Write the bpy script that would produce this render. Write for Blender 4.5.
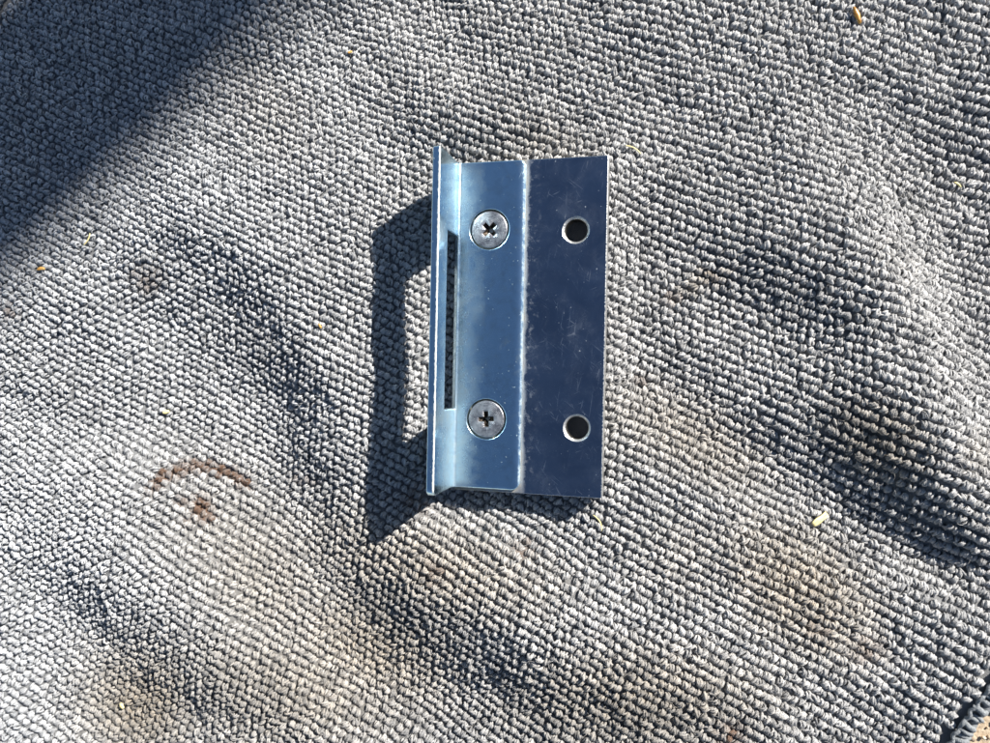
import bpy, bmesh, math
import numpy as np
from mathutils import Vector, Matrix

for o in list(bpy.data.objects):
    bpy.data.objects.remove(o, do_unlink=True)
SC = bpy.context.scene
COL = SC.collection
R = math.radians
MM = 0.001
rng = np.random.default_rng(11)

# ------------------------------------------------------------------ camera
PXW, PXH, FPX = 990.0, 743.0, 715.0          # photograph size, focal length in its pixels
D0 = 178.75                                  # mm from lens to the plate: 4 px per mm there
ZC = 21.0                                    # mm, height of the plate's middle above the ground
CAM_Z = ZC + D0
cam = bpy.data.cameras.new('camera')
cam.sensor_width = 36.0
cam.lens = 36.0 * FPX / PXW
cam.clip_start = 0.005
cam.clip_end = 200.0
camo = bpy.data.objects.new('camera', cam)
COL.objects.link(camo)
camo.location = (0, 0, CAM_Z * MM)
SC.camera = camo

# ------------------------------------------------------------------ sky, sun, exposure
SUN_EL = R(36.5)
SD = np.array([0.72, 0.69]); SD = SD / np.linalg.norm(SD)     # horizontal direction towards the sun
world = bpy.data.worlds.new('World')
SC.world = world
world.use_nodes = True
wn = world.node_tree.nodes
bg = wn['Background']
sky = wn.new('ShaderNodeTexSky')
sky.sky_type = 'NISHITA'
sky.sun_disc = False
sky.sun_elevation = SUN_EL
sky.sun_rotation = math.atan2(SD[0], SD[1])
sky.air_density = 1.0
sky.dust_density = 0.4
sky.ozone_density = 1.6
world.node_tree.links.new(sky.outputs[0], bg.inputs[0])
bg.inputs[1].default_value = 0.048
sun = bpy.data.lights.new('sun', 'SUN')
sun.energy = 5.0
sun.angle = R(0.53)
sun.color = (1.0, 0.96, 0.90)
suno = bpy.data.objects.new('sun', sun)
COL.objects.link(suno)
sdir = Vector((SD[0] * math.cos(SUN_EL), SD[1] * math.cos(SUN_EL), math.sin(SUN_EL)))
suno.rotation_euler = sdir.to_track_quat('Z', 'Y').to_euler()
suno.location = sdir * 2
SC.view_settings.view_transform = 'Standard'
SC.view_settings.look = 'None'
SC.view_settings.gamma = 1.0
SC.view_settings.use_curve_mapping = False
SC.view_settings.exposure = 1.05

# ------------------------------------------------------------------ helpers
def tag(o, label=None, cat=None, group=None, kind=None):
    if label: o['label'] = label
    if cat: o['category'] = cat
    if group: o['group'] = group
    if kind: o['kind'] = kind
    return o

def link(name, me, mat=None, parent=None, smooth=True):
    o = bpy.data.objects.new(name, me)
    COL.objects.link(o)
    if mat is not None:
        me.materials.clear(); me.materials.append(mat)
    if smooth:
        me.polygons.foreach_set('use_smooth', [True] * len(me.polygons))
    if parent is not None: o.parent = parent
    return o

def np_mesh(name, verts, faces):
    """verts (n,3) metres; faces (m,k) all the same size k, or a list of such arrays"""
    if not isinstance(faces, list): faces = [faces]
    faces = [f for f in faces if len(f)]
    me = bpy.data.meshes.new(name)
    me.vertices.add(len(verts))
    me.vertices.foreach_set('co', np.asarray(verts, dtype=np.float32).ravel())
    nl = sum(f.size for f in faces); npoly = sum(len(f) for f in faces)
    me.loops.add(nl); me.polygons.add(npoly)
    me.loops.foreach_set('vertex_index', np.concatenate([f.ravel() for f in faces]).astype(np.int32))
    tot = np.concatenate([np.full(len(f), f.shape[1]) for f in faces])
    st = np.concatenate([[0], np.cumsum(tot)[:-1]])
    me.polygons.foreach_set('loop_start', st.astype(np.int32))
    me.polygons.foreach_set('loop_total', tot.astype(np.int32))
    me.update(calc_edges=True)
    me.validate()
    return me

def set_attr(me, name, vals):
    a = me.attributes.new(name, 'FLOAT', 'POINT')
    a.data.foreach_set('value', np.asarray(vals, dtype=np.float32))

class NT:
    """small wrapper to write node trees"""
    def __init__(s, name):
        s.m = bpy.data.materials.new(name); s.m.use_nodes = True
        s.t = s.m.node_tree; s.b = s.t.nodes['Principled BSDF']
    def n(s, typ, **kw):
        nd = s.t.nodes.new('ShaderNode' + typ)
        for k, v in kw.items(): setattr(nd, k, v)
        return nd
    def l(s, a, b): s.t.links.new(a, b)
    def put(s, sock, v):
        if hasattr(v, 'links'): s.l(v, sock)
        else: sock.default_value = v
    def math(s, op, a, b=0.0, clamp=False):
        nd = s.n('Math', operation=op); nd.use_clamp = clamp
        s.put(nd.inputs[0], a); s.put(nd.inputs[1], b); return nd.outputs[0]
    def mix(s, f, a, b):
        nd = s.n('Mix', data_type='RGBA')
        s.put(nd.inputs[0], f)
        for i, v in ((6, a), (7, b)):
            if hasattr(v, 'links'): s.l(v, nd.inputs[i])
            else: nd.inputs[i].default_value = (*v, 1)
        return nd.outputs[2]
    def ramp(s, f, lo, hi, a=0.0, b=1.0):
        nd = s.n('MapRange'); nd.clamp = True
        s.put(nd.inputs[0], f)
        for i, v in enumerate((lo, hi, a, b)): nd.inputs[i + 1].default_value = v
        return nd.outputs[0]
    def coord(s, scale=(1, 1, 1), rot=(0, 0, 0), loc=(0, 0, 0)):
        c = s.n('TexCoord'); mp = s.n('Mapping')
        mp.inputs['Scale'].default_value = scale; mp.inputs['Location'].default_value = loc
        src = c.outputs['Object']
        if any(rot):                                     # turn first, then stretch
            m0 = s.n('Mapping'); m0.inputs['Rotation'].default_value = rot
            s.l(src, m0.inputs[0]); src = m0.outputs[0]
        s.l(src, mp.inputs[0]); return mp.outputs[0]
    def noise(s, vec, scale, detail=3.0, rough=0.55, dist=0.0):
        nd = s.n('TexNoise'); s.l(vec, nd.inputs['Vector'])
        nd.inputs['Scale'].default_value = scale; nd.inputs['Detail'].default_value = detail
        nd.inputs['Roughness'].default_value = rough; nd.inputs['Distortion'].default_value = dist
        return nd.outputs['Fac']
    def attr(s, name):
        nd = s.n('Attribute'); nd.attribute_name = name; return nd.outputs['Fac']
    def bump(s, h, dist, strength=1.0):
        nd = s.n('Bump'); nd.inputs['Strength'].default_value = strength
        nd.inputs['Distance'].default_value = dist
        s.l(h, nd.inputs['Height']); s.l(nd.outputs[0], s.b.inputs['Normal'])
    def set(s, **kw):
        for k, v in kw.items():
            k = k.replace('_', ' ')
            k = {'BaseColor': 'Base Color', 'Specular': 'Specular IOR Level'}.get(k, k)
            if isinstance(v, tuple) and len(v) == 3: v = (*v, 1)
            s.put(s.b.inputs[k], v)
        return s.m

# ------------------------------------------------------------------ materials
def mat_towel(name, base_dark, base_light, dirty=(0.72, 0.565, 0.37)):
    t = NT(name)
    c = t.coord()
    tint = t.attr('tint'); dirt = t.attr('dirt'); rust = t.attr('rust'); soil_shade = t.attr('soil_shade')
    n1 = t.noise(c, 5200, 2)
    col = t.mix(t.math('ADD', t.math('MULTIPLY', tint, 0.68), t.ramp(n1, 0.3, 0.7, -0.16, 0.50), True), base_dark, base_light)
    dn = t.math('MULTIPLY', dirt, t.ramp(t.noise(c, 900, 3), 0.2, 0.75, 0.45, 1.0), True)
    mul = t.n('Mix', data_type='RGBA', blend_type='MULTIPLY')        # soaked-in dirt tints the yarn brown
    t.l(dn, mul.inputs[0]); t.l(col, mul.inputs[6]); mul.inputs[7].default_value = (*dirty, 1)
    col = mul.outputs[2]
    sn = t.math('MULTIPLY', soil_shade, t.ramp(t.noise(c, 700, 3), 0.25, 0.7, 0.3, 1.0), True)
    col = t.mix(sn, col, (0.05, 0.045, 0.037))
    rn = t.math('MULTIPLY', rust, t.ramp(t.noise(c, 1100, 3), 0.25, 0.55, 0.45, 1.3), True)
    col = t.mix(rn, col, (0.105, 0.050, 0.022))
    t.bump(t.noise(c, 4600, 3), 0.0003, 1.0)
    return t.set(BaseColor=col, Roughness=0.40, Specular=0.55, Sheen_Weight=0.22, Sheen_Roughness=0.5)

M_PILE = mat_towel('towel_pile', (0.155, 0.163, 0.176), (0.66, 0.67, 0.68))
M_CLOTH = mat_towel('towel_cloth', (0.13, 0.135, 0.142), (0.2, 0.206, 0.214))

def mat_hem():
    t = NT('hem_thread'); c = t.coord()
    col = t.mix(t.noise(c, 1800, 3), (0.09, 0.10, 0.108), (0.40, 0.42, 0.43))
    t.bump(t.noise(c, 3500, 3), 0.0004, 1.0)
    return t.set(BaseColor=col, Roughness=0.6, Specular=0.35)
M_HEM = mat_hem()

def mat_zinc():
    """bright zinc plating gone dull and powdery in patches"""
    t = NT('zinc_plating')
    c = t.coord()
    sep = t.n('SeparateXYZ'); t.l(c, sep.inputs[0])
    a, b, cc = sep.outputs
    fine = t.noise(c, 2400, 3, 0.6)
    mid = t.noise(c, 420, 4, 0.65)
    big = t.noise(c, 75, 3, 0.6)
    # powdery bloom: along the bend and up the upright, in scattered flecks elsewhere
    near = t.math('MULTIPLY', t.ramp(a, -0.0155, -0.008, 1.0, 0.0), t.ramp(cc, 0.006, 0.0155, 1.0, 0.0))
    low = t.math('ADD', t.ramp(b, 0.004, -0.022, 0.8, 1.5), t.math('MULTIPLY', t.math('SUBTRACT', mid, 0.5), 1.2))
    near = t.math('MULTIPLY', near, low)
    bloom = t.math('ADD', t.math('MULTIPLY', near, 0.25), t.math('MULTIPLY', big, 0.42))
    bloom = t.math('ADD', bloom, t.math('MULTIPLY', fine, 0.07))
    bloom = t.ramp(t.math('ADD', bloom, t.math('MULTIPLY', mid, 0.26)), 0.40, 1.02)
    specks = t.ramp(t.noise(c, 1500, 1, 0.3), 0.74, 0.80)
    # scratches
    s1 = t.ramp(t.noise(t.coord((1800, 150, 200), (0, 0, 0.35)), 1.0, 2), 0.70, 0.76)
    s2 = t.ramp(t.noise(t.coord((2000, 200, 200), (0, 0, -0.8)), 1.0, 2), 0.71, 0.77)
    scr = t.math('MULTIPLY', t.math('MAXIMUM', s1, s2), t.ramp(t.noise(c, 160, 2), 0.48, 0.62))
    dull = t.math('MAXIMUM', t.math('MAXIMUM', bloom, t.math('MULTIPLY', specks, 0.7)), t.math('MULTIPLY', scr, 0.45), True)
    col = t.mix(dull, (0.63, 0.86, 1.0), (0.38, 0.46, 0.47))
    col = t.mix(t.math('MULTIPLY', t.ramp(mid, 0.46, 0.80), 0.4), col, (0.32, 0.38, 0.40))
    # pale cream edge highlights painted into the colour along the sheared edges
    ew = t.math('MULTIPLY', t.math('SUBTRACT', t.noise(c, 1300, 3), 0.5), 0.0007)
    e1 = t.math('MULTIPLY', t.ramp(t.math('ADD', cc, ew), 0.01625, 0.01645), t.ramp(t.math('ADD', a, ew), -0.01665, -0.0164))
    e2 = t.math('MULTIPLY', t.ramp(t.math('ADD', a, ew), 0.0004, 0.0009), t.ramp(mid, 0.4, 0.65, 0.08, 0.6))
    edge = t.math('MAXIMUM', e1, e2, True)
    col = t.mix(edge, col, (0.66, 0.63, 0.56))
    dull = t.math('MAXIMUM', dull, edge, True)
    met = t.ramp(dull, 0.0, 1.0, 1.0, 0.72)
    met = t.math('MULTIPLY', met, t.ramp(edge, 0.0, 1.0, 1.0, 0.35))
    rg = t.math('ADD', t.ramp(dull, 0.0, 1.0, 0.12, 0.50), t.math('MULTIPLY', fine, 0.07))
    t.bump(t.math('ADD', t.math('MULTIPLY', fine, 0.6), t.math('MULTIPLY', mid, 1.0)), 0.00003, 0.55)
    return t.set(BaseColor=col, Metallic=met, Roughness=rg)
M_ZINC = mat_zinc()

def mat_backplate():
    """dark plated steel with hair scratches, and a seam of grey grime along the bracket's edge"""
    t = NT('dark_steel')
    c = t.coord()
    sep = t.n('SeparateXYZ'); t.l(c, sep.inputs[0])
    a, b, cc = sep.outputs
    fine = t.noise(c, 2200, 3, 0.6); mid = t.noise(c, 300, 4, 0.6)
    masks = []
    for ang, sx, sy, lo in ((0.25, 2400, 230, .68), (-0.55, 2600, 200, .69), (1.2, 2400, 240, .70), (0.02, 2900, 110, .70), (2.2, 2500, 300, .70), (-.9, 2800, 90, .71), (.12, 2600, 60, .715)):
        masks.append(t.ramp(t.noise(t.coord((sx, sy, 60), (0, 0, ang), (ang, 3 * ang, 0)), 1.0, 1, 0.4), lo, lo + .05))
    scr = masks[0]
    for m in masks[1:]: scr = t.math('MAXIMUM', scr, m)
    scr = t.math('MULTIPLY', scr, t.ramp(t.noise(c, 130, 2), 0.42, 0.62, 0.15, 1.0))
    specks = t.ramp(t.noise(c, 1300, 1, 0.3), 0.765, 0.80)
    mark = t.math('MAXIMUM', t.math('MULTIPLY', scr, 0.5), specks, True)
    body = t.mix(t.ramp(t.noise(c, 60, 4, 0.65, 0.6), 0.3, 0.7), (0.25, 0.285, 0.35), (0.40, 0.44, 0.51))
    col = t.mix(mark, body, (0.66, 0.68, 0.70))
    # bright bare metal worn along the outer edges
    ew = t.math('MULTIPLY', t.math('SUBTRACT', fine, 0.5), 0.0012)
    edge = t.math('MAXIMUM', t.ramp(t.math('ADD', a, ew), 0.02085, 0.02105), t.math('MULTIPLY', t.ramp(t.math('ADD', t.math('ABSOLUTE', b), ew), 0.04145, 0.0418), 0.6))
    col = t.mix(edge, col, (0.70, 0.69, 0.66))
    # smudge next to the seam, and the grime itself
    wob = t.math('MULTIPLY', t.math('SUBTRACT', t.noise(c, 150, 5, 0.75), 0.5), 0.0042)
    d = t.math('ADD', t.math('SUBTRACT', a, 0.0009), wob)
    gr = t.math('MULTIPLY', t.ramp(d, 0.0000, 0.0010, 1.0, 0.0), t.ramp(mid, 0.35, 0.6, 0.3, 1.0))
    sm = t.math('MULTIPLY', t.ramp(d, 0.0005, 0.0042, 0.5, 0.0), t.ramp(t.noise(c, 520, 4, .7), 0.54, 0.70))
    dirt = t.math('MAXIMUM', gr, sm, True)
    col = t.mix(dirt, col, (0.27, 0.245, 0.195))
    met = t.ramp(dirt, 0.0, 1.0, 1.0, 0.1)
    rg = t.math('ADD', t.ramp(t.math('MAXIMUM', dirt, t.math('MULTIPLY', mark, 0.4)), 0.0, 1.0, 0.10, 0.75), t.ramp(t.noise(c, 110, 4, 0.7, 0.8), 0.35, 0.7, 0.0, 0.22))
    rg = t.math('MAXIMUM', rg, t.math('MULTIPLY', edge, 0.42))
    t.bump(t.math('ADD', t.math('MULTIPLY', fine, 0.5), mid), 0.00002, 0.4)
    return t.set(BaseColor=col, Metallic=met, Roughness=rg)
M_STEEL = mat_backplate()

def mat_screw():
    t = NT('screw_steel'); c = t.coord()
    oi = t.n('ObjectInfo'); va = t.n('VectorMath', operation='ADD')           # each head has its own wear
    t.l(c, va.inputs[0]); t.l(oi.outputs['Location'], va.inputs[1])
    fine = t.noise(va.outputs[0], 2600, 3); mid = t.noise(va.outputs[0], 420, 4, 0.65)
    # turned rings on the head
    sep = t.n('SeparateXYZ'); t.l(c, sep.inputs[0])
    r = t.math('SQRT', t.math('ADD', t.math('POWER', sep.outputs[0], 2.0), t.math('POWER', sep.outputs[1], 2.0)))
    ring = t.math('SINE', t.math('MULTIPLY', r, 16000.0))
    col = t.mix(t.ramp(mid, 0.35, 0.65), (0.17, 0.17, 0.19), (0.46, 0.46, 0.47))
    col = t.mix(t.ramp(fine, 0.6, 0.75), col, (0.60, 0.60, 0.60))
    t.bump(t.math('ADD', t.math('MULTIPLY', ring, 0.25), t.math('ADD', fine, mid)), 0.00007, 0.9)
    return t.set(BaseColor=col, Metallic=0.85, Roughness=t.ramp(fine, 0.3, 0.7, 0.3, 0.5))
M_SCREW = mat_screw()

def mat_recess():
    t = NT('recess_steel'); c = t.coord()
    col = t.mix(t.ramp(t.noise(c, 1500, 3), 0.45, 0.65), (0.035, 0.027, 0.022), (0.16, 0.125, 0.095))
    return t.set(BaseColor=col, Metallic=0.5, Roughness=0.5)
M_RECESS = mat_recess()

def mat_thread():
    t = NT('thread_steel'); c = t.coord()
    col = t.mix(t.noise(c, 1800, 2), (0.08, 0.08, 0.08), (0.28, 0.27, 0.25))
    return t.set(BaseColor=col, Metallic=0.9, Roughness=0.32)
M_THREAD = mat_thread()
def mat_chamfer():
    t = NT('cut_steel'); c = t.coord()
    col = t.mix(t.noise(c, 1800, 3), (0.30, 0.30, 0.30), (0.85, 0.84, 0.80))
    t.bump(t.noise(c, 1900, 3), 0.00018, 1.0)
    return t.set(BaseColor=col, Metallic=0.8, Roughness=0.42)
M_CHAMFER = mat_chamfer()

def mat_simple(name, c1, c2, scale, rough=0.7, spec=0.3, stretch=(1, 1, 1), bump=0.00005):
    t = NT(name); c = t.coord(stretch)
    n = t.noise(c, scale, 3)
    t.bump(n, bump, 0.6)
    return t.set(BaseColor=t.mix(t.ramp(n, 0.35, 0.65), c1, c2), Roughness=rough, Specular=spec)
M_STRAW = mat_simple('pale_straw', (0.62, 0.50, 0.20), (0.80, 0.72, 0.40), 2500, 0.45, 0.4, (0.25, 1, 1))
M_HUSK = mat_simple('amber_husk', (0.30, 0.12, 0.02), (0.58, 0.32, 0.06), 1800, 0.35, 0.5, (0.4, 1, 1))
M_ORANGE = mat_simple('orange_flake', (0.50, 0.24, 0.05), (0.66, 0.42, 0.14), 2000, 0.5)

def mat_sand():
    t = NT('sand'); c = t.coord()
    g = t.noise(c, 900, 4, 0.7); b = t.noise(c, 60, 4)
    col = t.mix(t.ramp(g, 0.35, 0.65), (0.28, 0.20, 0.13), (0.58, 0.48, 0.35))
    col = t.mix(t.math('MULTIPLY', b, 0.5), col, (0.44, 0.35, 0.25))
    t.bump(t.math('ADD', g, t.math('MULTIPLY', b, 4.0)), 0.0006, 0.9)
    return t.set(BaseColor=col, Roughness=0.9, Specular=0.2)
M_SAND = mat_sand()

def mat_grain():
    t = NT('sand_grain'); c = t.coord()
    v = t.attr('tint')
    col = t.mix(v, (0.24, 0.16, 0.10), (0.66, 0.55, 0.40))
    col = t.mix(t.math('MULTIPLY', t.noise(c, 1500, 2), 0.5), col, (0.55, 0.47, 0.36))
    return t.set(BaseColor=col, Roughness=0.8, Specular=0.3)
M_GRAIN = mat_grain()
M_WOOD = mat_simple('weathered_wood', (0.16, 0.12, 0.085), (0.30, 0.24, 0.17), 30, 0.85, 0.2, (1, 1, 0.08), 0.002)

# ------------------------------------------------------------------ the plate's frame of reference
TILT, TURN = 14.2, -1.15
_t, _r = R(TILT), R(TURN)
RY = np.array([[math.cos(_t), 0, -math.sin(_t)], [0, 1, 0], [math.sin(_t), 0, math.cos(_t)]])
RZ = np.array([[math.cos(_r), -math.sin(_r), 0], [math.sin(_r), math.cos(_r), 0], [0, 0, 1]])
PR = RZ @ RY
PC = np.array([(520 - 495) / FPX * D0, -(327 - 371.5) / FPX * D0, ZC])      # mm
BP = dict(a0=-16.3, a1=21.15, b0=-41.6, b1=41.9, t=4.0)                       # back plate, mm

def px_to_mm(px, py):                       # on the towel's mean level
    return (px - 495.0) / 4.0, -(py - 371.5) / 4.0

# ------------------------------------------------------------------ towel relief
# how much each fold faces the sun (+) or turns away from it (-): cx, cy, half-length, half-width (px), angle of the long axis (deg, clockwise), amount
FOLDS = [
    (300, 95, 120, 48, -42, .60), (170, 235, 110, 45, -42, .35), (110, 445, 130, 50, 20, .30), (25, 700, 70, 50, 40, .15),
    (255, 600, 150, 44, 52, .5), (930, 350, 130, 40, 66, .95), (890, 170, 70, 40, 60, .30), (905, 568, 45, 18, 30, .5), (975, 600, 30, 25, 60, .5),
    (690, 440, 120, 28, 28, .40), (480, 545, 110, 30, 12, .40), (560, 20, 60, 40, 0, .10), (400, 60, 70, 30, 30, .2),
    (215, 275, 60, 26, 35, -.40), (285, 370, 95, 34, 52, -.60), (330, 490, 70, 26, 60, -.55), (430, 628, 120, 37, 35, -.55), (50, 385, 50, 22, 30, -.35),
    (120, 625, 60, 26, 60, -.40), (215, 680, 95, 42, 35, -.62), (780, 280, 110, 34, 28, -.55), (765, 440, 50, 18, 30, -.45), (865, 460, 60, 34, 38, -.80),
    (945, 535, 70, 26, 25, -.95), (930, 680, 100, 36, 120, -.75), (430, 120, 70, 26, 40, -.28), (640, 50, 70, 26, 30, -.25), (850, 80, 60, 28, 30, -.28),
    (975, 140, 40, 60, 60, -.28), (590, 695, 130, 36, 15, -.5), (700, 600, 120, 40, 40, -.15), (715, 130, 60, 40, 20, -.12), (215, 60, 100, 30, -42, -.55),
    (70, 545, 70, 40, 20, -.15), (660, 330, 60, 24, 40, -.2), (780, 550, 70, 30, 40, .2), (760, 705, 60, 30, 40, .15),
]
GX0, GY0, GS, GW, GH = -320.0, -320.0, 5.0, 326, 278
gx = GX0 + GS * np.arange(GW); gy = GY0 + GS * np.arange(GH)
GXX, GYY = np.meshgrid(gx, gy)
WX, WY = (GXX - 495) / 4.0, -(GYY - 371.5) / 4.0
kx = 2 * np.pi * np.fft.fftfreq(GW, GS / 4.0); ky = -2 * np.pi * np.fft.fftfreq(GH, GS / 4.0)   # per mm, y up
KX, KY = np.meshgrid(kx, ky)
KD = KX * SD[0] + KY * SD[1]; KP = -KX * SD[1] + KY * SD[0]
def relief(PX, PY):
    face = np.zeros_like(PX)
    for cx, cy, l, w, ang, amp in FOLDS:
        c, s = math.cos(R(ang)), math.sin(R(ang))
        dx, dy = PX - cx, PY - cy
        p = (dx * c + dy * s) / l; q = (-dx * s + dy * c) / w
        face += amp * np.exp(-0.5 * (p * p + q * q) * 0.95)
    face = np.where(face > 0, face * 1.25, face)
    slope = -np.clip(face, -0.92, 1.1) * math.tan(SUN_EL) * 1.15     # dz/d(towards sun)
    Zf = np.conj(1j * KD) * np.fft.fft2(slope) / (KD ** 2 + 0.10 * KP ** 2 + 0.0009)
    return np.real(np.fft.ifft2(Zf))
def to_px(X, Y, Z):                         # where a point of the towel shows in the photograph
    k = FPX / (CAM_Z - Z)
    return 495.0 + X * k, 371.5 - Y * k
ZH = relief(*to_px(WX, WY, np.where(GXX < 450, 11.0, 17.0)))
# small crumple
nf = np.fft.fft2(rng.normal(size=ZH.shape))
for lam, amp in ((26.0, 0.32), (11.0, 0.12)):
    kk = np.sqrt(KX ** 2 + KY ** 2); k0 = 2 * np.pi / lam
    ns = np.real(np.fft.ifft2(nf * np.exp(-((kk - k0) / (0.45 * k0)) ** 2)))
    ZH += amp * ns / ns.std()
# the ground rises gently under the right half
WX, WY = (GXX - 495) / 4.0, -(GYY - 371.5) / 4.0
def sstep(x): x = np.clip(x, 0, 1); return x * x * (3 - 2 * x)
ZH += 6.0 * sstep((WX + 28) / 70.0)
# the towel lies pressed flat under the plate
PILE_H = 1.75
n = PR[:, 2]
loc_a = (WX - PC[0]) * math.cos(_r) + (WY - PC[1]) * math.sin(_r)
loc_b = -(WX - PC[0]) * math.sin(_r) + (WY - PC[1]) * math.cos(_r)
bott = PC - n * (BP['t'])
plane = bott[2] - (n[0] * (WX - bott[0]) + n[1] * (WY - bott[1])) / n[2]
ex = np.maximum(np.abs(loc_a - 1.2) - 17.5, 0) ; ey = np.maximum(np.abs(loc_b) - 41, 0)
de = np.sqrt(ex ** 2 + ey ** 2)
wgt = 1 - sstep(de / 13.0)
foot = de < 0.1
target = plane - PILE_H + 0.1
# towards the raised right edge the plate hangs a little clear of the cloth
target = target - 1.0 * sstep((loc_a - 2) / 18.0)
ZH += (target[foot].mean() - ZH[foot].mean())
ZH = ZH * (1 - wgt) + target * wgt
inpic = (GXX > -130) & (GXX < 1120) & (GYY > -130) & (GYY < 870)
print('towel z range', ZH[inpic].min(), ZH[inpic].max())
ZMIN_BASE = 2.2
low = ZH < ZMIN_BASE + 1.5
ZH = np.where(low, ZMIN_BASE + 1.5 * np.exp(np.clip((ZH - ZMIN_BASE - 1.5) / 1.5, -20, 0)), ZH)
DZX = np.gradient(ZH, GS / 4.0, axis=1); DZY = -np.gradient(ZH, GS / 4.0, axis=0)

def sample(F, X, Y):
    fx = np.clip((X * 4.0 + 495 - GX0) / GS, 0, GW - 1.001); fy = np.clip((-Y * 4.0 + 371.5 - GY0) / GS, 0, GH - 1.001)
    i = fx.astype(int); j = fy.astype(int); u = fx - i; v = fy - j
    return (F[j, i] * (1 - u) * (1 - v) + F[j, i + 1] * u * (1 - v) + F[j + 1, i] * (1 - u) * v + F[j + 1, i + 1] * u * v)
def hz(X, Y): return sample(ZH, np.asarray(X, float), np.asarray(Y, float))

# rows of loops: straight rows that fan out a little towards the right
TH0, BETA = R(26.0), R(0.0215)
VT = np.linspace(-900, 900, 1801)
_X0 = np.concatenate([[0], np.cumsum(-np.sin(TH0 + BETA * VT[:-1]))]); _Y0 = np.concatenate([[0], np.cumsum(np.cos(TH0 + BETA * VT[:-1]))])
_X0 -= np.interp(0, VT, _X0); _Y0 -= np.interp(0, VT, _Y0)
def uv_to_px(u, v):
    th = TH0 + BETA * v
    return 495 + np.interp(v, VT, _X0) + u * np.cos(th), 371.5 + np.interp(v, VT, _Y0) + u * np.sin(th), th
U0, U1, V0, V1, UR = -640.0, 590.0, -615.0, 700.0, 60.0       # extent of the towel, rounded corners
def inside(u, v, inset=0.0):
    a0, a1, b0, b1 = U0 + inset, U1 - inset, V0 + inset, V1 - inset
    r = UR - inset
    qx = np.maximum(np.maximum(a0 + r - u, u - (a1 - r)), 0); qy = np.maximum(np.maximum(b0 + r - v, v - (b1 - r)), 0)
    return (u >= a0) & (u <= a1) & (v >= b0) & (v <= b1) & (qx * qx + qy * qy <= r * r)

# stains, in photograph pixels of the towel's own plane
def gauss(x, y, cx, cy, sx, sy, ang=0.0):
    c, s = math.cos(R(ang)), math.sin(R(ang))
    p = ((x - cx) * c + (y - cy) * s) / sx; q = (-(x - cx) * s + (y - cy) * c) / sy
    return np.exp(-0.5 * (p * p + q * q))
def stains_and_shade(x, y):
    dirt = .27 * sstep((x - 120) / 420.0)                 # greyed with use towards the right, still cool grey on the left
    for cx, cy, sx, sy, a, k in ((270, 590, 110, 60, 50, .62), (300, 690, 110, 60, 0, .75), (140, 705, 45, 45, 0, 1.), (430, 570, 120, 45, 10, .8), (800, 590, 80, 50, 40, .95),
                                 (850, 645, 26, 16, 20, .7), (690, 440, 90, 40, 28, .7), (540, 140, 60, 25, 15, .5), (370, 650, 80, 50, 20, .9), (640, 700, 120, 50, 0, .85), (700, 560, 90, 60, 0, .5),
                                 (880, 440, 50, 34, 30, .9), (700, 282, 30, 9, -25, .8), (750, 60, 160, 40, 20, .28), (900, 260, 60, 40, 40, .35), (270, 110, 40, 60, -40, .3), (980, 455, 25, 30, 0, .5), (620, 330, 30, 110, 0, .3)):
        dirt = np.maximum(dirt, k * gauss(x, y, cx, cy, sx, sy, a))
    rust = np.zeros_like(x)
    rr = np.hypot(x - 200, y - 532); an = np.degrees(np.arctan2(-(y - 532), x - 200))
    arc = np.exp(-0.5 * ((rr - 65) / 3.4) ** 2) * np.clip(np.minimum(an - 36, 148 - an) / 12, 0, 1)
    rust = np.maximum(rust, .95 * arc)
    for cx, cy, sx, sy, k in ((200, 507, 6, 7, 1.2), (206, 516, 6, 4, 1.0), (180, 503, 4, 4, .5), (187, 521, 4, 3, .6), (148, 280, 9, 8, .45), (525, 551, 8, 4, .7), (433, 575, 5, 6, .7),
                              (730, 738, 10, 8, .7), (868, 650, 9, 8, .5), (815, 634, 8, 8, .4), (672, 301, 5, 5, .4), (715, 276, 9, 5, .35), (300, 480, 10, 3, .4), (412, 500, 12, 8, .6), (640, 380, 7, 5, .3), (440, 572, 4, 6, .4), (10, 315, 4, 5, .5)):
        rust = np.maximum(rust, k * gauss(x, y, cx, cy, sx, sy))
    soil_shade = np.zeros_like(x)  # dark brown dirt, plus shade of the folds painted into the colour
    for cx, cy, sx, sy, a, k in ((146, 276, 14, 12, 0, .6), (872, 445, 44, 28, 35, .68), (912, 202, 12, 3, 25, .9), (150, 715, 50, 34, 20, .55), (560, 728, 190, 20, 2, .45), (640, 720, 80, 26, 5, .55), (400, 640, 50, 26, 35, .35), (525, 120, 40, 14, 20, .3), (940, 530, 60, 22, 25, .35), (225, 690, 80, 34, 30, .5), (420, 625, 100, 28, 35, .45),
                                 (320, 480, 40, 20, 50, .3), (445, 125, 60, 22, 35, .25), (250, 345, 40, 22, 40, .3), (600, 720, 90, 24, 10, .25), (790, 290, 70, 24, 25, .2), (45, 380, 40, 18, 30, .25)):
        soil_shade = np.maximum(soil_shade, k * gauss(x, y, cx, cy, sx, sy, a))
    return dirt, rust, soil_shade

# ------------------------------------------------------------------ ground
def ground():
    N = 60
    t = np.linspace(-1, 1, N); g = np.sign(t) * np.abs(t) ** 3 * 8.0
    X, Y = np.meshgrid(g, g)
    V = np.stack([X, Y, np.zeros_like(X)], -1).reshape(-1, 3)
    i = np.arange(N - 1); I, J = np.meshgrid(i, i)
    q = (J * N + I).ravel()
    F = np.stack([q, q + 1, q + N + 1, q + N], 1)
    tag(link('ground', np_mesh('ground', V, F), M_SAND), 'pale sandy ground showing past the towel corner', kind='structure')
ground()

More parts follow.
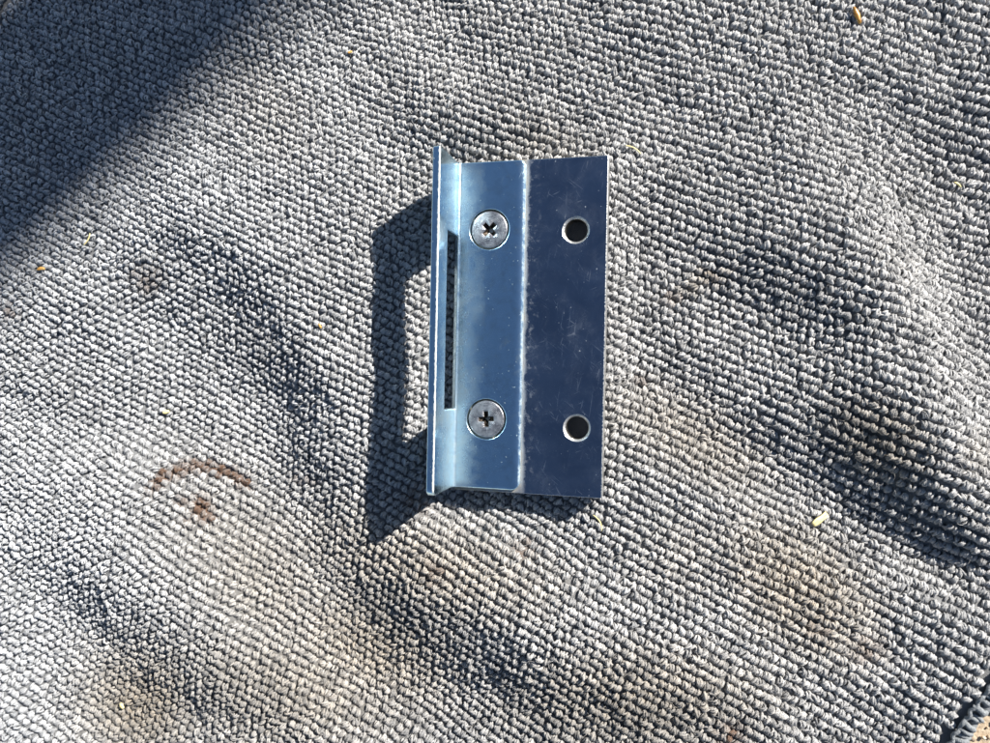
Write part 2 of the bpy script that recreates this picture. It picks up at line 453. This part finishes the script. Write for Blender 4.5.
def sand_grains():
    # loose coarse grains beside the towel's corner
    bm = bmesh.new(); bmesh.ops.create_icosphere(bm, subdivisions=1, radius=1.0)
    v0 = np.array([v.co[:] for v in bm.verts]); f0 = np.array([[v.index for v in f.verts] for f in bm.faces]); bm.free()
    N = 5200
    u = rng.uniform(U1 - 60, U1 + 190, N); v = rng.uniform(20, V1 + 190, N)
    keep = ~inside(u, v, 6.0); u, v = u[keep], v[keep]; N = len(u)
    px, py, _ = uv_to_px(u, v); X, Y = px_to_mm(px, py)
    r = 0.32 * np.exp(rng.normal(0, .5, N)); r = np.clip(r, .15, 1.5)
    sc = r[:, None] * rng.uniform(.7, 1.3, (N, 3))
    rough = 1 + rng.uniform(-.22, .22, (N, len(v0), 1))
    P = v0[None] * rough * sc[:, None, :] + np.stack([X, Y, r * rng.uniform(.1, 1.2, N)], 1)[:, None, :]
    F = (f0[None] + (np.arange(N) * len(v0))[:, None, None]).reshape(-1, 3)
    me = np_mesh('sand_grains', P.reshape(-1, 3) * MM, F)
    set_attr(me, 'tint', np.repeat(rng.uniform(0, 1, N), len(v0)))
    tag(link('sand_grains', me, M_GRAIN, smooth=False), 'loose coarse beige sand grains around the towel corner', 'sand', kind='stuff')
sand_grains()

# ------------------------------------------------------------------ towel
towel = bpy.data.objects.new('towel', None); COL.objects.link(towel)
tag(towel, 'crumpled grey looped microfibre towel stained with rust and dirt, spread on sand', 'towel')

def towel_cloth():
    us = np.arange(U0, U1 + 1, 7.0); vs = np.arange(V0, V1 + 1, 7.0)
    UU, VV = np.meshgrid(us, vs)
    # squeeze the rectangle's corners onto the rounded outline
    for sx, ex_ in ((-1, U0), (1, U1)):
        for sy, ey_ in ((-1, V0), (1, V1)):
            ccx, ccy = ex_ - sx * UR, ey_ - sy * UR
            dx = (UU - ccx) * sx; dy = (VV - ccy) * sy
            m = (dx > 0) & (dy > 0)
            mx = np.maximum(dx, dy); hy = np.hypot(dx, dy) + 1e-9
            f = np.where(m, mx / hy, 1.0)
            UU = np.where(m, ccx + (UU - ccx) * f, UU); VV = np.where(m, ccy + (VV - ccy) * f, VV)
    px, py, _ = uv_to_px(UU.ravel(), VV.ravel()); X, Y = px_to_mm(px, py)
    Z = hz(X, Y)
    nv = len(X); W, H = len(us), len(vs)
    i = np.arange(W - 1); j = np.arange(H - 1); I, J = np.meshgrid(i, j); q = (J * W + I).ravel()
    top = np.stack([q, q + W, q + W + 1, q + 1], 1)
    bot = top[:, ::-1] + nv
    ring = np.concatenate([np.arange(W), W - 1 + W * np.arange(1, H), (H - 1) * W + np.arange(W - 2, -1, -1), W * np.arange(H - 2, 0, -1)])
    r2 = np.roll(ring, -1); side = np.stack([ring, r2, r2 + nv, ring + nv], 1)
    V = np.concatenate([np.stack([X, Y, Z], 1), np.stack([X, Y, Z - 0.9], 1)])
    me = np_mesh('cloth', V * MM, np.concatenate([top, bot, side]))
    tx, ty = to_px(X, Y, Z)
    d, r, s = stains_and_shade(np.tile(tx, 2), np.tile(ty, 2))
    set_attr(me, 'dirt', d); set_attr(me, 'rust', r); set_attr(me, 'soil_shade', s); set_attr(me, 'tint', rng.uniform(0, 1, 2 * nv))
    link('cloth', me, M_CLOTH, towel)
towel_cloth()

def tubes(C, RAD, sides, close=True):
    """C (n,k,3) centre lines, RAD (n,k); returns verts, quad faces"""
    n_, k, _ = C.shape
    T = np.gradient(C, axis=1); T /= np.linalg.norm(T, axis=2, keepdims=True) + 1e-12
    ref = np.cross(T[:, 0], T[:, -1]); bad = np.linalg.norm(ref, axis=1) < 1e-3
    ref[bad] = (0.31, 0.5, 0.81); ref /= np.linalg.norm(ref, axis=1, keepdims=True)
    A = ref[:, None, :] - T * np.sum(ref[:, None, :] * T, axis=2, keepdims=True); A /= np.linalg.norm(A, axis=2, keepdims=True) + 1e-12
    B = np.cross(T, A)
    ph = 2 * np.pi * np.arange(sides) / sides
    V = C[:, :, None, :] + RAD[:, :, None, None] * (A[:, :, None, :] * np.cos(ph)[None, None, :, None] + B[:, :, None, :] * np.sin(ph)[None, None, :, None])
    idx = np.arange(n_ * k * sides).reshape(n_, k, sides); nx = np.roll(idx, -1, axis=2)
    F = np.stack([idx[:, :-1], nx[:, :-1], nx[:, 1:], idx[:, 1:]], -1).reshape(-1, 4)
    return V.reshape(-1, 3), F

def towel_pile():
    PU, PV = 7.9, 8.2
    rows = np.arange(V0 + 22, V1 - 20, PV)
    us, vs = [], []
    drift = 0.0
    for r_ in rows:
        drift = drift + 0.5 + rng.normal(0, .12)
        k = np.arange(-92, 82) + (drift % 1.0)
        u = k * PU * (1 + 0.00085 * k)
        us.append(u); vs.append(np.full_like(u, r_))
    u = np.concatenate(us); v = np.concatenate(vs)
    # gentle wander of the rows, plus each loop's own place
    wob = lambda a, b, s: np.sin(a / 61.0 + s) * np.sin(b / 47.0 + 2 * s) + .6 * np.sin(a / 27.0 + 3 * s) * np.sin(b / 33.0 + s)
    v = v + 1.9 * wob(u, v, 1.3) + rng.normal(0, .42, len(u)); u = u + 2.0 * wob(v, u, 2.1) + rng.normal(0, .75, len(u))
    k = inside(u, v, 19.0); u, v = u[k], v[k]
    hx, hy, _ = uv_to_px(u, v); hx, hy = px_to_mm(hx, hy)         # flattened away right under the plate
    ha = (hx - PC[0]) * math.cos(_r) + (hy - PC[1]) * math.sin(_r); hb = -(hx - PC[0]) * math.sin(_r) + (hy - PC[1]) * math.cos(_r)
    k = ~((np.abs(ha - 1.9) < 14.0) & (np.abs(hb) < 37.5))
    for qa, qb in ((13.5, 23.9), (14.7, -24.7)): k &= np.hypot(ha - qa, hb - qb) > 4.6
    u, v = u[k], v[k]
    px, py, th = uv_to_px(u, v)
    X, Y = px_to_mm(px, py)
    fan = (1 + BETA * u) * 1.0
    px, py = to_px(X, Y, hz(X, Y) + 1.0)
    inframe = (px > -24) & (px < 1014) & (py > -24) & (py < 767)
    # pressed under the plate?
    la = (X - PC[0]) * math.cos(_r) + (Y - PC[1]) * math.sin(_r); lb = -(X - PC[0]) * math.sin(_r) + (Y - PC[1]) * math.cos(_r)
    under = (np.abs(la - 1.9) < 18.6) & (np.abs(lb) < 41.5)
    vs_, fs_, attrs = [], [], []
    base = 0
    for det in (True, False):
        sel = (inframe & ~under) if det else ~(inframe & ~under)
        x, y, t_ = X[sel], Y[sel], th[sel]; fn = fan[sel]; un = under[sel]
        N = len(x)
        S, K, sides = (6, 5, 4) if det else (2, 4, 3)
        z = hz(x, y)
        nx_, ny_ = -sample(DZX, x, y), -sample(DZY, x, y)
        nrm = np.stack([nx_, ny_, np.ones(N)], 1); nrm /= np.linalg.norm(nrm, axis=1, keepdims=True)
        spin = rng.normal(0, .24, N)
        e1 = np.stack([np.cos(-t_ + spin), np.sin(-t_ + spin), np.zeros(N)], 1)          # along the row (world y up)
        e1 -= nrm * np.sum(e1 * nrm, 1, keepdims=True); e1 /= np.linalg.norm(e1, axis=1, keepdims=True)
        e2 = np.cross(nrm, e1)                                                              # across the row, up the picture
        hgt = PILE_H * rng.uniform(.66, 1.06, N) * np.where(un, .8, 1.0)
        wid = 0.97 * fn * rng.uniform(.86, 1.12, N); dep = 0.90 * fn * rng.uniform(.86, 1.12, N)
        lean = np.stack([rng.normal(-.08, .2, N), rng.normal(.22, .14, N)], 1)
        q = (np.arange(S) - (S - 1) / 2) / ((S - 1) / 2)                                     # -1..1 along the row
        ss = np.linspace(0, 1, K)
        # arch profile: bulging loop
        ang = np.pi * (ss * 1.16 - 0.08)
        ay = -np.cos(ang); az = np.sin(ang)
        qq = q[None, :] + rng.normal(0, .12, (N, S))
        hs = hgt[:, None] * (1 - .34 * qq ** 2) * rng.uniform(.80, 1.10, (N, S))
        rad0 = (0.285 if det else 0.66)
        tw = rng.normal(0, .62, (N, S))                                                      # strands cross one another
        sh = rng.normal(0, .14, (N, S))
        along = wid[:, None, None] * (qq[:, :, None] * .78 * (0.72 + .28 * np.maximum(az, 0)[None, None]) + tw[:, :, None] * ay[None, None] * .42)
        across = dep[:, None, None] * (ay[None, None] * (.80 - .18 * qq[:, :, None] ** 2) + sh[:, :, None])
        up = 0.30 + (hs[:, :, None] - rad0 - .30) * (.42 + .58 * az[None, None]) - np.where(az < .3, .5, 0)[None, None]
        fr = np.maximum(up, 0) / PILE_H
        along = along + lean[:, 0][:, None, None] * fr; across = across + lean[:, 1][:, None, None] * fr
        C = np.stack([x, y, z], 1)[:, None, None, :] + along[..., None] * e1[:, None, None, :] + across[..., None] * e2[:, None, None, :] + up[..., None] * nrm[:, None, None, :]
        C = C.reshape(N * S, K, 3)
        RAD = rad0 * fn[:, None, None] * rng.uniform(.82, 1.16, (N, S, 1)) * (1 + rng.normal(0, .09, (N, S, K)))
        Vv, Ff = tubes(C, RAD.reshape(N * S, K), sides)
        vs_.append(Vv); fs_.append(Ff + base); base += len(Vv)
        tint = np.clip(.5 + rng.normal(0, .17, (N, 1)) + rng.normal(0, .27, (N, S)), 0, 1)
        d, r, s = stains_and_shade(px[sel] + rng.normal(0, 2.2, N), py[sel] + rng.normal(0, 2.2, N))
        r = np.clip(r * rng.uniform(.55, 1.6, N), 0, 1.2)
        per = K * sides
        attrs.append(np.stack([np.repeat(tint.ravel(), per), np.repeat(np.repeat(d, S), per), np.repeat(np.repeat(r, S), per), np.repeat(np.repeat(s, S), per)]))
    # stray fibres standing off the loops
    NF = 7000
    pick = rng.integers(0, len(X), NF)
    fx, fy = X[pick] + rng.normal(0, .9, NF), Y[pick] + rng.normal(0, .9, NF)
    ok = inside(u[pick], v[pick], 24) & ~under[pick] & inframe[pick]; fx, fy = fx[ok], fy[ok]; NF = len(fx); pk = pick[ok]
    fz = hz(fx, fy) + PILE_H * .72
    a0 = rng.uniform(0, 2 * np.pi, NF); L = rng.uniform(.8, 2.6, NF); cur = rng.normal(0, 1.5, NF)
    ts = np.linspace(0, 1, 5)
    aa = a0[:, None] + cur[:, None] * ts
    C = np.stack([fx[:, None] + np.cumsum(np.cos(aa), 1) * L[:, None] / 5, fy[:, None] + np.cumsum(np.sin(aa), 1) * L[:, None] / 5,
                  fz[:, None] + (np.sin(ts * np.pi * .9)[None] * rng.uniform(.1, .8, (NF, 1)))], -1)
    Vv, Ff = tubes(C, np.full((NF, 5), .045), 3)
    vs_.append(Vv); fs_.append(Ff + base)
    d, r, s = stains_and_shade(px[pk], py[pk])
    attrs.append(np.stack([np.full(NF * 15, 1.0), np.repeat(d, 15), np.repeat(r, 15), np.repeat(s, 15)]))
    V = np.concatenate(vs_); F = np.concatenate(fs_); A = np.concatenate(attrs, 1)
    me = np_mesh('pile', V * MM, F)
    for nm, val in zip(('tint', 'dirt', 'rust', 'soil_shade'), A): set_attr(me, nm, val)
    o = link('pile', me, M_PILE, towel)
    tag(o, 'knobbly grey yarn loops in slanting rows', kind='stuff')
    print('pile loops', len(X), 'tris', 2 * len(F))
towel_pile()

def towel_hem():
    # outline walked once round
    pts = []
    def arc(cx, cy, a0, a1):
        for a in np.linspace(a0, a1, 26): pts.append((cx + UR * math.cos(a), cy + UR * math.sin(a)))
    arc(U1 - UR, V1 - UR, 0, np.pi / 2); arc(U0 + UR, V1 - UR, np.pi / 2, np.pi)
    arc(U0 + UR, V0 + UR, np.pi, 1.5 * np.pi); arc(U1 - UR, V0 + UR, 1.5 * np.pi, 2 * np.pi)
    P = np.array(pts + pts[:1])
    seg = np.concatenate([[0], np.cumsum(np.hypot(*np.diff(P, axis=0).T))])
    tot = seg[-1]
    def at(s): return np.stack([np.interp(s % tot, seg, P[:, 0]), np.interp(s % tot, seg, P[:, 1])], -1)
    def frame(s):
        d = at(s + 2) - at(s - 2); d /= np.linalg.norm(d, axis=-1, keepdims=True)
        return at(s), np.stack([d[..., 1], -d[..., 0]], -1)       # point, outward
    def place(s, off, zoff):
        p, o = frame(s)
        q = p + o * off[..., None] if np.ndim(off) else p + o * off
        px, py, _ = uv_to_px(q[..., 0], q[..., 1]); X, Y = px_to_mm(px, py)
        pin, _ = frame(s); ax, ay, _ = uv_to_px(pin[..., 0], pin[..., 1]); AX, AY = px_to_mm(ax, ay)
        return np.stack([X, Y, hz(AX, AY) + zoff], -1)
    # rolled edge, gathered in small waves
    s = np.arange(0, tot, 3.0); wave = .35 * np.sin(s / 3.9) + .3 * np.sin(s / 7.7 + 1)
    C = place(s, -3.0 + 1.3 * wave, .35 + .35 * wave)[None]
    C = np.concatenate([C, C[:, :1]], 1)
    V, F = tubes(C, np.full(C.shape[:2], 1.35), 8)
    me = np_mesh('hem', V * MM, F)
    hem = link('hem', me, M_HEM, towel)
    tag(hem, 'dark grey overlocked rolled edge')
    # overlock threads wrapped over the roll, and the chain of stitches along its inner side
    N = int(tot / 5.6); s0 = np.arange(N) * tot / N
    ss = np.linspace(0, 1, 7)
    off = -13.5 + 14.5 * ss
    hgt = 1.0 + 1.15 * np.sin(np.pi * np.clip(ss * 1.02, 0, 1)); hgt[-1] = .2
    jit = rng.normal(0, 1.0, (N, 1)); fan = rng.normal(0, 2.4, (N, 1))
    Sg = s0[:, None] + jit + fan * ss[None]
    C = place(Sg, np.broadcast_to(off, Sg.shape) + rng.normal(0, .7, (N, 1)), hgt[None] * rng.uniform(.9, 1.2, (N, 1)))
    C = C + rng.normal(0, .14, C.shape)
    V1_, F1 = tubes(C, .58 * rng.uniform(.75, 1.2, (N, 1)) * (np.ones((N, 7)) + .25 * np.sin(np.linspace(0, np.pi, 7))[None]), 6)
    s = np.arange(0, tot, 1.6)
    C = place(s, -14.0 + 1.1 * np.sin(s / 1.9), 1.55 + .25 * np.sin(s / 1.35))[None]
    V2, F2 = tubes(np.concatenate([C, C[:, :1]], 1), np.full((1, len(s) + 1), .52), 6)
    st = link('stitching', np_mesh('stitching', np.concatenate([V1_, V2]) * MM, np.concatenate([F1, F2 + len(V1_)])), M_HEM, hem)
    tag(st, kind='stuff')
towel_hem()

# ------------------------------------------------------------------ strike plate
plate = bpy.data.objects.new('strike_plate', None); COL.objects.link(plate)
plate.matrix_world = Matrix.Translation(Vector(PC * MM)) @ Matrix(PR.tolist()).to_4x4()
tag(plate, 'zinc plated angled door strike screwed onto a dark steel backing plate', 'strike plate')

def flat_sheet(outer, holes, thick, bevel, res=2):
    """a flat sheet with holes (lists of xy in mm), its edges rounded by bevel; z from 0 to thick"""
    cu = bpy.data.curves.new('sheet', 'CURVE'); cu.dimensions = '2D'; cu.fill_mode = 'BOTH'
    cu.extrude = thick / 2 - bevel; cu.bevel_depth = bevel; cu.bevel_resolution = res; cu.offset = -bevel
    for ring in [outer] + holes:
        sp = cu.splines.new('POLY'); sp.points.add(len(ring) - 1); sp.use_cyclic_u = True
        for p, (x, y) in zip(sp.points, ring): p.co = (x, y, 0, 1)
    o = bpy.data.objects.new('sheet', cu); COL.objects.link(o)
    dg = bpy.context.evaluated_depsgraph_get()
    me = bpy.data.meshes.new_from_object(o.evaluated_get(dg), depsgraph=dg)
    bpy.data.objects.remove(o, do_unlink=True)
    bm = bmesh.new(); bm.from_mesh(me)
    bmesh.ops.remove_doubles(bm, verts=bm.verts, dist=0.004)
    for v in bm.verts: v.co.z += thick / 2
    bmesh.ops.recalc_face_normals(bm, faces=bm.faces)
    bpy.data.meshes.remove(me)
    return bm

def circle(cx, cy, r, n_=48): return [(cx + r * math.cos(2 * math.pi * i / n_), cy + r * math.sin(2 * math.pi * i / n_)) for i in range(n_)]
def round_rect(x0, y0, x1, y1, radii, seg=6):
    """radii: bottom-left, bottom-right, top-right, top-left"""
    out = []
    for (cx, cy, r, a) in ((x0, y0, radii[0], 180), (x1, y0, radii[1], 270), (x1, y1, radii[2], 0), (x0, y1, radii[3], 90)):
        ox = cx + r if cx == x0 else cx - r; oy = cy + r if cy == y0 else cy - r
        for i in range(seg + 1):
            t = R(a + 90 * i / seg); out.append((ox + r * math.cos(t), oy + r * math.sin(t)))
    return out

def finish(bm, name, mat, parent, sharp=38):
    for v in bm.verts: v.co *= MM
    for e in bm.edges:
        if len(e.link_faces) == 2: e.smooth = e.calc_face_angle(0) < R(sharp)
    me = bpy.data.meshes.new(name); bm.to_mesh(me); bm.free()
    o = link(name, me, mat, parent)
    w = o.modifiers.new('normals', 'WEIGHTED_NORMAL'); w.keep_sharp = True
    return o

# --- backing plate
HOLES = [(13.5, 23.9), (14.7, -24.7)]
bm = flat_sheet(round_rect(BP['a0'], BP['b0'], BP['a1'], BP['b1'], (.5, .5, .5, .5), 3), [circle(x, y, 3.35) for x, y in HOLES], BP['t'], 0.22)
for v in bm.verts: v.co.z -= BP['t']
back = finish(bm, 'backing_plate', M_STEEL, plate)
tag(back, 'dark scratched steel backing plate with two tapped holes')

def tapped_hole(x, y):
    # turned liner with thread ridges, chamfered mouth
    prof = [(2.82, -.72), (2.80, -.74), (2.78, -.76)]
    z = -.76
    while z > -BP['t'] + .55:
        prof += [(3.02, z - .22), (2.72, z - .42)]; z -= .42
    prof += [(3.36, -BP['t'] + .3)]
    n_ = 40; V = []; F = []
    for i, (r, z_) in enumerate(prof):
        for j in range(n_):
            a = 2 * math.pi * j / n_
            zz = z_ - (.42 * j / n_ if 2 < i < len(prof) - 1 else 0)
            V.append((x + r * math.cos(a), y + r * math.sin(a), max(zz, -BP['t'] + .06)))
    for i in range(len(prof) - 1):
        for j in range(n_):
            F.append((i * n_ + j, (i + 1) * n_ + j, (i + 1) * n_ + (j + 1) % n_, i * n_ + (j + 1) % n_))
    me = np_mesh('tapped_hole', np.array(V) * MM, np.array(F)[:, ::-1])
    link('tapped_hole', me, M_THREAD, back)
    n_ = 40; V = []
    for r, z_ in ((3.36, -.20), (3.22, -.27), (2.86, -.68), (2.815, -.76)):
        V += [(x + r * math.cos(2 * math.pi * j / n_), y + r * math.sin(2 * math.pi * j / n_), z_) for j in range(n_)]
    F = [(i * n_ + j, i * n_ + (j + 1) % n_, (i + 1) * n_ + (j + 1) % n_, (i + 1) * n_ + j) for i in range(3) for j in range(n_)]
    link('chamfer', np_mesh('chamfer', np.array(V) * MM, np.array(F)), M_CHAMFER, back)
for h in HOLES: tapped_hole(*h)

# --- bracket: one sheet with a long slot, bent up into an upright along its left side
TB, RI, SB = 1.9, 1.0, -15.2
RN = RI + TB / 2; ARC = RN * math.pi / 2
FT = 16.6                                             # height of the upright's edge above the backing plate
S_L = SB - ARC - (FT - TB - RI)
S_R = 0.95
SLOT_S0 = SB - ARC - 6.9; SLOT_S1 = SB - 1.5
SCREWS = [(-7.95, 24.3, 45.0), (-7.8, -23.2, 4.0)]
outer = round_rect(S_L, -40.7, S_R, 41.35, (1.6, 2.2, 1.4, .6), 7)
bm = flat_sheet(outer, [round_rect(SLOT_S0, -20.8, SLOT_S1, 22.9, (.25,) * 4, 2)] + [circle(x, y, 5.05, 56) for x, y, _ in SCREWS], TB, 0.30)
cuts = [SB - ARC * i / 10 for i in range(11)] + [S_R - .35, S_R - .55, S_R - .8, S_R - 1.1, S_R - 1.5, S_R - 1.9, S_R - 2.4, -2.2, -13.4, S_L + 1.2, SB - ARC - 3]
for c_ in cuts:
    bmesh.ops.bisect_plane(bm, geom=bm.verts[:] + bm.edges[:] + bm.faces[:], plane_co=(c_, 0, 0), plane_no=(1, 0, 0), dist=1e-5)
for c_ in (-38.9, -39.9, 39.6, 40.6, -21.3, 23.4, -10, 0, 10):
    bmesh.ops.bisect_plane(bm, geom=bm.verts[:] + bm.edges[:] + bm.faces[:], plane_co=(0, c_, 0), plane_no=(0, 1, 0), dist=1e-5)
for v in bm.verts:
    s, y, c = v.co
    if s > S_R - 2.4 and c > TB * .4:                   # stamped roll-over along the right edge
        d = (s - (S_R - 2.4)) / 2.4
        c -= 1.15 * (1 - math.sqrt(max(0, 1 - (min(d, 1) * .95) ** 2)))
    if y < -38.9 and s > SB and c > TB * .4:            # and a softer one along the lower end
        d = (-38.9 - y) / 1.8
        c -= .5 * (1 - math.sqrt(max(0, 1 - (min(d, 1) * .95) ** 2)))
    if s < SB:
        r = TB + RI - c
        ph = (SB - s) / RN
        if ph < math.pi / 2:
            a, cz = SB - r * math.sin(ph), TB + RI - r * math.cos(ph)
        else:
            a, cz = SB - r, TB + RI + (SB - ARC - s)
        v.co = (a, y, cz + .02)
    else:
        v.co = (s, y, c + .02)
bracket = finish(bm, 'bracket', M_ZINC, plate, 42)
tag(bracket, 'bright zinc plated bracket bent into a slotted upright')

# --- screws: flat cross-head, seated in the bracket
def cross_r(th, w, l):
    best = 1e9
    # radial distance to the outline of a plus shape
    c, s = abs(math.cos(th)), abs(math.sin(th))
    def arm(c, s):
        t1 = l / c if c > 1e-9 else 1e9; t2 = (w / 2) / s if s > 1e-9 else 1e9
        return min(t1, t2)
    return max(arm(c, s), arm(s, c))

def screw(x, y, rot):
    W, L, RH = 1.15, 1.95, 4.62
    angs = sorted(set([round(2 * math.pi * i / 64, 6) for i in range(64)] +
                      [round((k * math.pi / 2 + sg * a) % (2 * math.pi), 6) for k in range(4) for sg in (-1, 1) for a in (math.atan2(W / 2, L), math.atan2(W / 2, W / 2) - 1e-4)]))
    n_ = len(angs)
    rings = []                                            # (radius function, height)
    crown = lambda r: .16 * (1 - (r / RH) ** 2)
    rings += [(lambda t: RH - .95, -2.0), (lambda t: RH - .06, -.30), (lambda t: RH, -.12), (lambda t: RH - .10, .0)]
    for rr in (4.1, 3.4, 2.8): rings.append((lambda t, rr=rr: rr, crown(rr)))
    rings.append((lambda t: cross_r(t, W + .18, L + .12), crown(1.6)))
    rings.append((lambda t: cross_r(t, W, L), crown(1.6) - .09))
    V = []
    for fn, z in rings:
        for t in angs: V.append((fn(t) * math.cos(t), fn(t) * math.sin(t), z))
    F = [(i * n_ + j, i * n_ + (j + 1) % n_, (i + 1) * n_ + (j + 1) % n_, (i + 1) * n_ + j) for i in range(len(rings) - 1) for j in range(n_)]
    me = np_mesh('screw', np.array(V) * MM, np.array(F))
    for e in me.edges: pass
    o = link('screw', me, M_SCREW, plate)
    o.location = (x * MM, y * MM, (TB - .22) * MM); o.rotation_euler = (R(rng.uniform(-.6, .6)), R(rng.uniform(-.6, .6)), R(rot))
    # the recess: tapering walls down to a point-like floor
    V = []
    lv = [(1.0, 1.0, crown(1.6) - .085), (.86, .80, -.8), (.60, .45, -1.5), (.3, .12, -1.9)]
    for kw, kl, z in lv:
        for t in angs: r = cross_r(t, W * kw, L * kl); V.append((r * math.cos(t), r * math.sin(t), z))
    V.append((0, 0, -2.0))
    F4 = np.array([(i * n_ + j, i * n_ + (j + 1) % n_, (i + 1) * n_ + (j + 1) % n_, (i + 1) * n_ + j) for i in range(3) for j in range(n_)])
    F3 = np.array([(3 * n_ + j, 3 * n_ + (j + 1) % n_, 4 * n_) for j in range(n_)])
    rc = link('recess', np_mesh('recess', np.array(V) * MM, [F4, F3]), M_RECESS, o, smooth=False)
    return o
for s_ in SCREWS: screw(*s_)

# ------------------------------------------------------------------ bits of straw and husk on the towel
def on_towel(px, py, up=PILE_H * .92):
    X, Y = px_to_mm(px, py)
    for _ in range(4):                                   # follow the line of sight down to the pile
        z = float(hz(X, Y)) + up
        X = (px - 495) / FPX * (CAM_Z - z); Y = -(py - 371.5) / FPX * (CAM_Z - z)
    return X, Y, z

def chip(name, px, py, length, width, thick, ang, mat, label, cat, curl=0.0, taper=.5, ridge=.25):
    """a flat or cupped fragment; ang = degrees above the picture's horizontal; sizes in mm"""
    X, Y, z = on_towel(px, py)
    bm = bmesh.new(); K, S = 9, 8
    rings = []
    for i in range(K):
        t = i / (K - 1) * 2 - 1
        w = width / 2 * (1 - taper * abs(t) ** 2.5) * (1 + .10 * math.sin(5 * t + px)); h = thick / 2
        bend = curl * t * t * length
        ring = []
        for j in range(S):
            a = 2 * math.pi * j / S
            ring.append(bm.verts.new((t * length / 2, w * math.cos(a) + bend, h * math.sin(a) + ridge * thick * (1 - t * t) + .08 * thick * math.sin(9 * t + j))))
        rings.append(ring)
    for i in range(K - 1):
        for j in range(S): bm.faces.new((rings[i][j], rings[i][(j + 1) % S], rings[i + 1][(j + 1) % S], rings[i + 1][j]))
    bm.faces.new(rings[0][::-1]); bm.faces.new(rings[-1])
    bmesh.ops.recalc_face_normals(bm, faces=bm.faces)
    for v in bm.verts: v.co *= MM
    me = bpy.data.meshes.new(name); bm.to_mesh(me); bm.free()
    o = link(name, me, mat)
    nx, ny = -float(sample(DZX, np.array(X), np.array(Y))), -float(sample(DZY, np.array(X), np.array(Y)))
    nrm = Vector((nx, ny, 1)).normalized()
    q = Vector((0, 0, 1)).rotation_difference(nrm)
    o.rotation_mode = 'QUATERNION'
    o.rotation_quaternion = q @ Matrix.Rotation(R(ang), 3, 'Z').to_quaternion()
    o.location = (X * MM, Y * MM, z * MM)
    return tag(o, label, cat)

chip('husk', 857, 15, 4.4, 1.35, .7, -68, M_HUSK, 'amber brown seed husk lying on clean grey pile', 'husk', 0, .6)
chip('straw_chip', 820, 519.5, 4.9, 1.75, .45, 32, M_STRAW, 'broad flat pale yellow straw chip beside the beige dirt stain', 'straw', 0, .12)
chip('straw_curl', 634, 148, 4.4, .42, .32, -28, M_STRAW, 'thin curled straw strand just off the backing plate upper corner', 'straw', -.13, .4)
chip('straw_curl', 600, 522, 4.6, .38, .3, -62, M_STRAW, 'thin bent straw strand below the backing plate lower corner', 'straw', -.16, .4)
chip('flake', 41, 268.5, 2.1, 1.0, .4, 5, M_ORANGE, 'tiny orange flake near the edge of the big shadow', 'flake', -.1, .5)
chip('straw_chip', 958, 184, 2.2, .6, .35, -35, M_STRAW, 'short sliver of straw near the dark lint pit on the bright ridge', 'straw', -.1, .4)
chip('grain', 122, 706, 1.6, 1.1, .7, -60, M_STRAW, 'small round pale grain in the dirty beige patch', 'grain', 0, .6)
chip('straw_curl', 88, 240, 3.6, .34, .3, 62, M_STRAW, 'hair-thin pale straw strand at the big shadow border', 'straw', .12, .4)
chip('flake', 320, 326, 1.3, .6, .35, -60, M_ORANGE, 'tiny yellow flake left of the upright, past its shadow', 'flake', 0, .4)
chip('flake', 350, 52, 1.2, .7, .3, 20, M_ORANGE, 'tiny orange fleck on bright pile above the upright', 'flake', 0, .4)
chip('grain', 166, 412, 1.7, 1.0, .6, 15, M_STRAW, 'pale yellowish grain above the rust ring', 'grain', 0, .5)

# ------------------------------------------------------------------ what shades the towel's corner: a post added out of view only to cast this shade
def shade_post():
    ex_, ey_, ez_ = on_towel(155, 150)
    n2 = np.array([-SD[1], SD[0]])
    W, H = 0.062, 2.3
    c = np.array([ex_, ey_]) * MM + SD * 2.1 + n2 * (W / 2)
    bm = bmesh.new(); bmesh.ops.create_cube(bm, size=1.0)
    for v in bm.verts: v.co = (v.co.x * W, v.co.y * W, (v.co.z + .5) * H)
    bmesh.ops.bevel(bm, geom=bm.edges[:], offset=.003, segments=2, affect='EDGES')
    me = bpy.data.meshes.new('shade_stake'); bm.to_mesh(me); bm.free()
    o = link('shade_stake', me, M_WOOD, smooth=False)
    o.location = (c[0], c[1], 0.0); o.rotation_euler = (0, 0, math.atan2(SD[1], SD[0]))
    tag(o, 'tall slim timber stake added out of view to shade the towel corner', 'stake')
shade_post()
